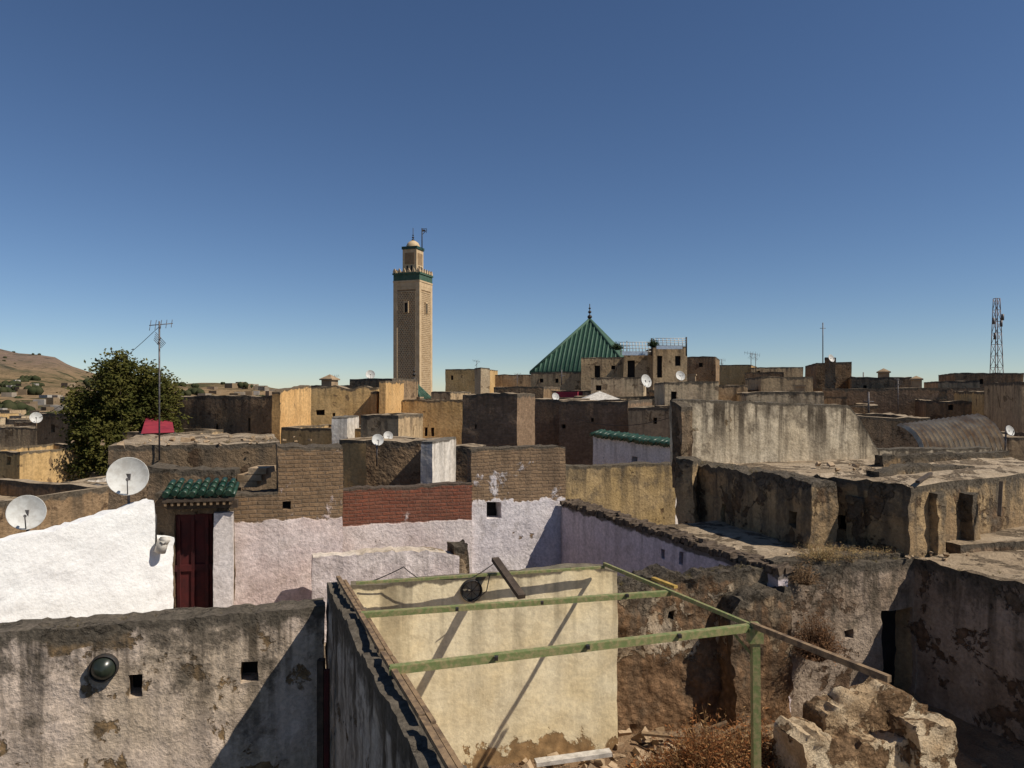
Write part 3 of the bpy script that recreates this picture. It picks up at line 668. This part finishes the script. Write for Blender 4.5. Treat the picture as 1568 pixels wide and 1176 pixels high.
# left valley town
for i in range(180):
    d=60*math.exp(rr.random()*2.1); px=rr.uniform(-350,330)
    z=-2.4-.017*d-rr.random()*3
    aa=Vector(P(px,d)); ww=rr.uniform(4,11); bb=aa+Vector((.93,-.36))*ww*(1 if rr.random()<.5 else .8)
    rbox('house',tuple(aa),tuple(bb),GZ-8,z,rr.uniform(5,10),rr.choice([M_tan,M_och,M_wht2,M_tan2,M_tan,M_brn]),1.6,.05,
      [(rr.uniform(.6,1.2),rr.uniform(1.5,2.2),z-2.2,z-1.2,.3)],.08,.4,4,rf=.8,roofmat=M_rooff)
H(57,42,116,634,5,M_brn,name='brown_house',win=((78,84,650,662),))
H(0,46,60,655,5,M_tan,name='house')
H(-60,30,30,690,4,M_och,name='house',win=((10,16,700,712),))
H(98,26.5,160,740,3,M_wht2,name='white_house',res=.3,win=((110,119,755,772),(128,134,757,772),(143,149,760,776),(112,119,782,800),(130,137,782,800)),ang=10)
H(20,25,100,775,3,M_och2,name='ochre_house',res=.3,ang=5)
H(-40,28,95,752,3,M_och2,name='ochre_house',res=.4,win=((60,68,762,775),))
H(60,31,165,722,4,M_tan2,name='house')
H(188,29.5,266,662,3,M_tan,name='house')
H(-200,17,-20,760,3,M_brn,name='house')
rc=MB(); g=[W(224,637,31),W(262,634,33),W(267,662,28.2),W(216,664,27.6)]
rc.face(g,M_redc); rc.beam(g[3],(g[3][0],g[3][1],g[3][2]-1),.08,.08,M_metal); rc.beam(g[2],(g[2][0],g[2][1],g[2][2]-1),.08,.08,M_metal); rc.beam(g[0],(g[0][0],g[0][1],g[0][2]-1.6),.08,.08,M_metal); rc.beam(g[1],(g[1][0],g[1][1],g[1][2]-1.6),.08,.08,M_metal); rc.done('red_canopy')
rc=MB(); rc.box(W(872,604,47),(1.4,1.6,.35),M_redc,rz=-.3); rc.done('red_awning')
tent=MB(); c=Vector(W(918,603,40)); q4=[(-1,-1),(1,-1),(1,1),(-1,1)]
for i in range(4):
    s=q4[i];s2=q4[(i+1)%4]; tent.face([c+Vector((s[0]*1.5,s[1]*1.5,-.5)),c+Vector((s2[0]*1.5,s2[1]*1.5,-.5)),c+Vector((0,0,.15))],M_canvas)
tent.done('canvas_tent')
cv=MB()
for i in range(4): cv.box(W(20+i*22,716+(i%2)*5,34+i*.5),(1.6,1.5,.3),[M_blue,M_dish,M_dish,M_blue][i],rz=.3)
cv.done('market_canopies')

# ------------------------------------------------------------------ minaret
def minaret():
    D=120; cx=X(630,D); cy=D+2
    root=bpy.data.objects.new('minaret',None); COL.objects.link(root)
    R=Matrix.Rotation(math.radians(-19.5),3,'Z')
    def T(x,y,z): return Vector((cx,cy,0))+R@Vector((x,y,z))
    def bx(mb,x,y,z,sx,sy,sz,m): mb.box(T(x,y,z),(sx,sy,sz),m,R=R)
    s=4.8; top=Zp(432,D); b0=-8
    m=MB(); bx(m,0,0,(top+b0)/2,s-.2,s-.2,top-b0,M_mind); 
    for sx in(-1,1):
        for sy in(-1,1): bx(m,sx*(s/2-.35),sy*(s/2-.35),(top+b0)/2,.7,.7,top-b0+.01,M_minw)
    for z in(b0+.5,top-1.0,top-.35): bx(m,0,0,z,s-.06,s-.06,.9 if z!=top-1 else .5,M_minw)
    m.done('shaft',root)
    l=MB(); w=(s-1.4); zlo=-4; zhi=top-1.6; step=.46; bar=.13
    for f in range(4):
        Rf=R@Matrix.Rotation(f*math.pi/2,3,'Z')
        def Q(x,z): return Vector((cx,cy,0))+Rf@Vector((x,-(s/2-.08),z))
        for sl in(1.35,-1.35):
            c=zlo-w*1.35
            while c<zhi+w*1.35:
                x0,x1=-w/2,w/2
                lo,hi=sorted(((zlo-c)/sl,(zhi-c)/sl)); xa_=max(x0,lo); xb_=min(x1,hi)
                if xb_>xa_+.05: l.beam(Q(xa_,c+sl*xa_),Q(xb_,c+sl*xb_),.06,bar,M_minw)
                c+=step*1.35
        for x in(-w/2,w/2): l.beam(Q(x,zlo),Q(x,zhi),.14,.14,M_minw)
        l.beam(Q(-w/2,zhi),Q(w/2,zhi),.14,.14,M_minw)
        l.box(Q(0,top-4.2),(.5,.3,1.5),DARK,R=Rf)
        for x in(-.35,.35): l.box(Q(x,top-4.2)+Rf@Vector((0,-.08,0)),(.15,.3,1.8),M_minw,R=Rf)
        l.box(Q(0,top-3.3)+Rf@Vector((0,-.08,0)),(.9,.3,.2),M_minw,R=Rf)
    l.done('lattice_panels',root)
    g=MB(); z=top
    bx(g,0,0,z+.12,s+.1,s+.1,.25,M_minw); bx(g,0,0,z+.75,s-.02,s-.02,1.05,M_tile2); bx(g,0,0,z+1.38,s+.25,s+.25,.25,M_tile2)
    for f in range(4):
        Rf=R@Matrix.Rotation(f*math.pi/2,3,'Z')
        for i in range(6):
            x=-s/2+.25+(s-.5)*i/5; c=Vector((cx,cy,z+1.5))+Rf@Vector((x,-(s/2-.05),.25))
            g.box(c,(.5,.25,.35),M_minw,R=Rf); g.box(c+Vector((0,0,.25)),(.3,.22,.25),M_minw,R=Rf); g.box(c+Vector((0,0,.42)),(.12,.2,.2),M_minw,R=Rf)
    g.done('green_cornice',root)
    k=MB(); s2=2.55; z1=z+1.5; z2=Zp(380,D)
    bx(k,0,0,(z1+z2)/2,s2,s2,z2-z1,M_minw)
    for f in range(4):
        Rf=R@Matrix.Rotation(f*math.pi/2,3,'Z')
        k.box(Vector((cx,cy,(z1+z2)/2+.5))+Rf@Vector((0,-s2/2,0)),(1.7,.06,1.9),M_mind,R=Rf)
        for x in(-.38,.38): k.box(Vector((cx,cy,z1+.9))+Rf@Vector((x,-s2/2-.03,0)),(.3,.06,.9),DARK,R=Rf)
    bx(k,0,0,z2+.25,s2+.25,s2+.25,.45,M_tile)
    k.lathe(T(0,0,z2+.47),[(1.15,0),(1.1,.35),(.9,.75),(.5,1.05),(.12,1.2),(.05,1.3)],M_minw,20)
    zt=z2+1.6
    for dz,r in((.1,.26),(.55,.2),(.95,.14)): k.lathe(T(0,0,zt+dz),[(.01,-r),(r*.8,-r*.5),(r,0),(r*.8,r*.5),(.01,r)],M_dmet,12)
    k.tube(T(0,0,zt-.3),T(0,0,Zp(345,D)),.05,M_dmet)
    k.tube(T(1.35,.6,z2),T(1.35,.6,Zp(345,D)),.09,M_dmet); q=T(1.35,.6,Zp(346,D))
    k.beam(q,q+Vector((.8,0,0)),.08,.08,M_dmet); k.beam(q+Vector((0,0,-1)),q+Vector((.7,0,-.3)),.08,.08,M_dmet); k.beam(q+Vector((.8,0,0)),q+Vector((.7,0,-.7)),.07,.07,M_dmet); k.box(q+Vector((.3,0,-.3)),(.5,.1,.3),M_dmet)
    k.done('lantern',root)
minaret()
def pyramid_roof(name,px,d,half,zb,za,ang,wallz=-8,rib=.5):
    cx=X(px,d); cy=d; R=Matrix.Rotation(ang,3,'Z'); m=MB()
    ap=Vector((cx,cy,za)); cs=[Vector((cx,cy,zb))+R@Vector((sx*half,sy*half,0)) for sx,sy in((-1,-1),(1,-1),(1,1),(-1,1))]
    for i in range(4):
        p,q=cs[i],cs[(i+1)%4]; m.face([p,q,ap],M_tile)
        n=int((q-p).length/rib)
        for k in range(n+1):
            t=k/n; e=p.lerp(q,t); mid=(p+q)/2; up=ap-mid; f=1-abs(2*t-1); 
            if f>.03: m.tube(e,e+up*f,.13,M_tile2,6,.11)
        m.tube(p,ap,.18,M_tile2,8)
        m.beam(p+Vector((0,0,-.1)),q+Vector((0,0,-.1)),.3,.3,M_tile)
    m.box((cx,cy,(zb+wallz)/2-.1),(half*1.8,half*1.8,zb-wallz),M_tanr,R=R)
    for dz,r in((.3,.3),(.9,.22),(1.35,.15)): m.lathe(ap+Vector((0,0,dz)),[(.01,-r),(r*.8,-r*.5),(r,0),(r*.8,r*.5),(.01,r)],M_dmet,12)
    m.tube(ap,ap+Vector((0,0,1.9)),.05,M_dmet)
    m.done(name)
pyramid_roof('green_pyramid_roof',903,90,5.9,Zp(569,84),Zp(489,90),math.radians(-17))
pyramid_roof('small_green_roof',634,88,1.6,Zp(611,88),Zp(585,88),math.radians(-17),rib=.4)

# ------------------------------------------------------------------ dishes, antennas, mast, railing
def dish(px,py,d,r,face=(.45,-.8,.35),name='satellite_dish',drop=.6):
    c=Vector(W(px,py,d)); ax=Vector(face).normalized(); m=MB()
    pr=[(r*t,.28*r*t*t) for t in(.001,.25,.5,.75,.9,1)]
    m.lathe(c,pr,M_dish,28,ax); m.lathe(c-ax*.012,pr,M_dish,28,ax); m.lathe(c,[(r,.28*r),(r*1.02,.28*r),(r*1.02,.28*r-.02),(r,.28*r-.02)],M_dish,28,ax)
    dn=Vector((0,0,-1)); e=(dn-ax*dn.dot(ax)).normalized()
    f=c+ax*r*.95+e*r*.25; m.tube(c+e*r*.97+ax*.25*r,f,.008*max(1,r/.4),M_metal,6); m.tube(f,f-ax*r*.18,.025*r/.3,M_metal,8)
    m.box(c-ax*.05,(.12*r/.3,.1,.12*r/.3),M_metal); m.tube(c-ax*.08,c-ax*.1+Vector((0,.02,-drop)),.02*max(1,r/.4),M_metal,6)
    m.done(name)
dish(196,730,10.75,.275,(.42,-.88,.22)); dish(41,785,10.2,.235,(.45,-.85,.2))
for (px,py,d,r) in((578,674,17.6,.14),(594,668,18.6,.12),(567,574,40,.25),(988,584,42,.38),(850,608,36.3,.2),(1041,576,50,.34),(1272,549,47,.25),(55,640,40,.3),(1545,660,18,.13)):
    dish(px,py,d,r,(random.uniform(.1,.7),-.8,.3))
def yagi(px,py0,py1,d,L=.7,ang=.5,name='tv_antenna',r=.018,n=7):
    m=MB(); b=Vector(W(px,py1,d)); t=Vector(W(px,py0,d)); m.tube(b,t,r,M_metal,6)
    for (off,an,le) in((.06,ang,L),(.35,ang+1.9,L*.8)):
        c=t-Vector((0,0,off)); dr=Vector((math.cos(an),math.sin(an),.12 if off<.1 else -.35)).normalized(); e=Vector((-math.sin(an),math.cos(an),0))
        m.tube(c-dr*le*.45,c+dr*le*.6,r*.5,M_metal,5)
        for i in range(n):
            q=c-dr*le*.4+dr*le*.95*i/(n-1); hl=.2*L*(1.2-.5*i/n)+.04; up=(e*.6+Vector((0,0,.7))).normalized(); m.tube(q-up*hl,q+up*hl,r*.35,M_metal,4)
    m.done(name)
yagi(244,492,705,13.4,.38,.3,r=.016,n=5)
for (px,p0,p1,d,L) in((1150,540,570,60,.9),(1157,542,570,61,.8),(512,575,592,52,.6),(1375,580,640,38,.6),(730,552,566,72,.8),(1105,550,566,62,.7),(792,572,600,50,.5)):
    yagi(px,p0,p1,d,L,random.uniform(0,3),r=.022,n=5)
for (px,p0,p1,d) in((1260,494,560,52),(1322,570,610,48),(860,566,590,50),(1330,600,640,30),(960,522,545,56)):
    m=MB(); m.tube(W(px,p1,d),W(px,p0,d),.035,M_metal,6); m.tube(Vector(W(px,p0,d))+Vector((-.2,0,-.4)),Vector(W(px,p0,d))+Vector((.2,0,-.4)),.02,M_metal,5); m.done('antenna_pole')
ms=MB(); D=95; base=Vector((X(1526,D),D,Zp(580,D)-6)); topz=Zp(457,D); Hm=topz-base.z
def lg(k,t): 
    w=.7*(1-t)+.26*t; sx,sy=((-1,-1),(1,-1),(1,1),(-1,1))[k%4]; return base+Vector((sx*w,sy*w,Hm*t))
NS=11
for i in range(NS):
    t0=i/NS;t1=(i+1)/NS
    for k in range(4):
        ms.tube(lg(k,t0),lg(k,t1),.055,M_mast,5); ms.tube(lg(k,t0),lg(k+1,t1),.028,M_mast,4); ms.tube(lg(k,t1),lg(k+1,t1),.03,M_mast,4)
for (t,dx) in((.85,.6),(.82,-.6),(.8,.4),(.7,-.4)): ms.tube(base+Vector((dx,-.3,Hm*t-.4)),base+Vector((dx,-.3,Hm*t+.4)),.16,M_metal,8)
ms.done('lattice_mast')
rl=MB()
def railing(px0,px1,py0,py1,d,n):
    for i in range(n+1):
        px=px0+(px1-px0)*i/n; rl.tube(W(px,py1,d),W(px,py0,d),.028,M_dish,5)
    for k in range(4):
        y=py0+(py1-py0)*k/4; rl.tube(W(px0,y,d),W(px1,y,d),.024,M_dish,5)
railing(950,998,524,543,55,10); railing(1003,1051,518,532,54,8)
rl.tube(W(998,518,54),W(998,545,54),.06,M_dmet,5); rl.tube(W(1051,516,54),W(1051,545,54),.06,M_dmet,5)
rl.done('terrace_railing')
bl=MB(); bl.box(W(972,541,54.6),(1.9,.1,.3),M_blue); bl.box(W(1025,532,53.8),(1.9,.1,.25),M_blue); bl.done('blue_parapet_panels')

# ------------------------------------------------------------------ trees
def leafmat(name,a,b):
    m=bpy.data.materials.new(name); k=NT(m); o=k.obj(); n=k.noise(o,1.1,4,.6); n2=k.noise(o,9,2,.5)
    c=k.mix(k.mr(n,.4,.6),a,b); c=k.mix(1.0,c,k.mix(n2,(.5,.5,.5),(1.5,1.5,1.3)),'MULTIPLY')
    k.put(k.b.inputs['Base Color'],c); k.b.inputs['Roughness'].default_value=.8; k.b.inputs['Specular IOR Level'].default_value=.1
    return m
def tree(name,c,lobes,n,leaf,mat,trunk):
    m=MB(); rg=random.Random(5); cz=Vector(c)
    base=Vector(trunk); m.tube(base,cz+Vector((0,0,-1.8)),.28,M_dwood,10,.2)
    for (dx,dy,dz,rx,rz) in lobes:
        e=cz+Vector((dx,dy,dz)); m.tube(cz+Vector((0,0,-1.9)),e,.12,M_dwood,6,.03)
        for _ in range(5):
            v=Vector((rg.gauss(0,1),rg.gauss(0,1),rg.gauss(0,1))).normalized(); m.tube(e-(e-cz)*.3,e+Vector((v.x*rx,v.y*rx,v.z*rz))*.8,.03,M_dwood,4,.01)
    tot=sum(l[3]**2 for l in lobes)
    for (dx,dy,dz,rx,rz) in lobes:
        e=cz+Vector((dx,dy,dz)); nn=int(n*rx*rx/tot)
        for _ in range(int(nn/26)):
            v=Vector((rg.gauss(0,1),rg.gauss(0,1),rg.gauss(0,1))).normalized(); rad=rg.uniform(.3,1.12)
            q=e+Vector((v.x*rx,v.y*rx,v.z*rz))*rad
            if rad>.7 and noise.noise(q*1.5)<-.08: continue
            cr=rg.uniform(.10,.22)
            for _ in range(26):
                p=q+Vector((rg.gauss(0,cr),rg.gauss(0,cr),rg.gauss(0,cr*.7))); s=leaf*rg.uniform(.6,1.3)
                a=Vector((rg.gauss(0,1),rg.gauss(0,1),rg.gauss(0,.6))).normalized(); b=a.orthogonal().normalized()
                m.face([p-a*s,p-b*s*.5,p+a*s,p+b*s*.5],mat)
    m.done(name)
LM=leafmat('tree_leaves',(.045,.048,.011),(.085,.078,.02))
D=31
tree('leafy_tree',(X(190,D),D,Zp(640,D)),[(0,0,.9,1.4,1.4),(-1.3,0,.1,1.1,1.1),(1.3,.2,.5,1.1,1.2),(.1,-.5,2.0,.8,.8),(-.7,.3,1.5,.9,.8),(1.75,0,-.5,.75,.9),(-1.8,0,-1.1,.75,1.0),(0,-.3,-1,1.6,1.3),(-1.3,0,-2.2,1.0,.9),(.9,0,-1.6,1.2,1.1),(1.2,0,1.5,.75,.75),(-.2,-.3,-2.6,1.1,.8),(2.0,0,.9,.4,.4),(-1.9,0,.9,.4,.4)],60000,.075,LM,(X(190,D),D,GZ-2))
for (px,py,d,s) in((945,526,55,.4),(1000,522,54,.4)):
    shrub('potted_plant',W(px,py+10,d),s,s*1.6,160,[(.03,.05,.02),(.04,.06,.025)],.4,.09,.012)
cable([W(244,500,13.4),W(60,640,16)],.005,'overhead_wire',.1)
cable([W(1025,640,25),W(880,640,30)],.012,'overhead_wire',.2)

# ------------------------------------------------------------------ light
Lv=Vector((-.835,.31,-1.0)).normalized()
sun=bpy.data.lights.new('sun','SUN'); sun.energy=5.0; sun.angle=math.radians(.5); sun.color=(1,.925,.81)
so=bpy.data.objects.new('sun',sun); so.rotation_euler=Lv.to_track_quat('-Z','Y').to_euler(); so.location=(20,-10,30); COL.objects.link(so)
w=bpy.data.worlds.new('World'); scene.world=w; w.use_nodes=True; nt=w.node_tree; bg=nt.nodes['Background']
sk=nt.nodes.new('ShaderNodeTexSky'); sk.sky_type='NISHITA'; sk.sun_disc=False; sk.sun_elevation=math.asin(-Lv.z); sk.sun_rotation=math.atan2(-Lv.x,-Lv.y)
sk.altitude=2200; sk.air_density=1.0; sk.dust_density=.2; sk.ozone_density=3.0
hs_=nt.nodes.new('ShaderNodeHueSaturation'); hs_.inputs['Hue'].default_value=.503; hs_.inputs['Saturation'].default_value=1.08; hs_.inputs['Value'].default_value=1.0
nt.links.new(sk.outputs[0],hs_.inputs['Color']); nt.links.new(hs_.outputs[0],bg.inputs[0]); bg.inputs[1].default_value=.082
cam=bpy.data.cameras.new('camera'); co=bpy.data.objects.new('camera',cam); COL.objects.link(co); co.location=(0,0,0); co.rotation_euler=(math.radians(90),0,0)
cam.sensor_width=36; cam.lens=36*F/1568; cam.shift_y=12/1568; cam.clip_start=.1; cam.clip_end=20000
scene.camera=co
scene.view_settings.view_transform='Standard'; scene.view_settings.look='None'; scene.view_settings.exposure=0
print('verts',sum(len(o.data.vertices) for o in bpy.data.objects if o.type=='MESH'))
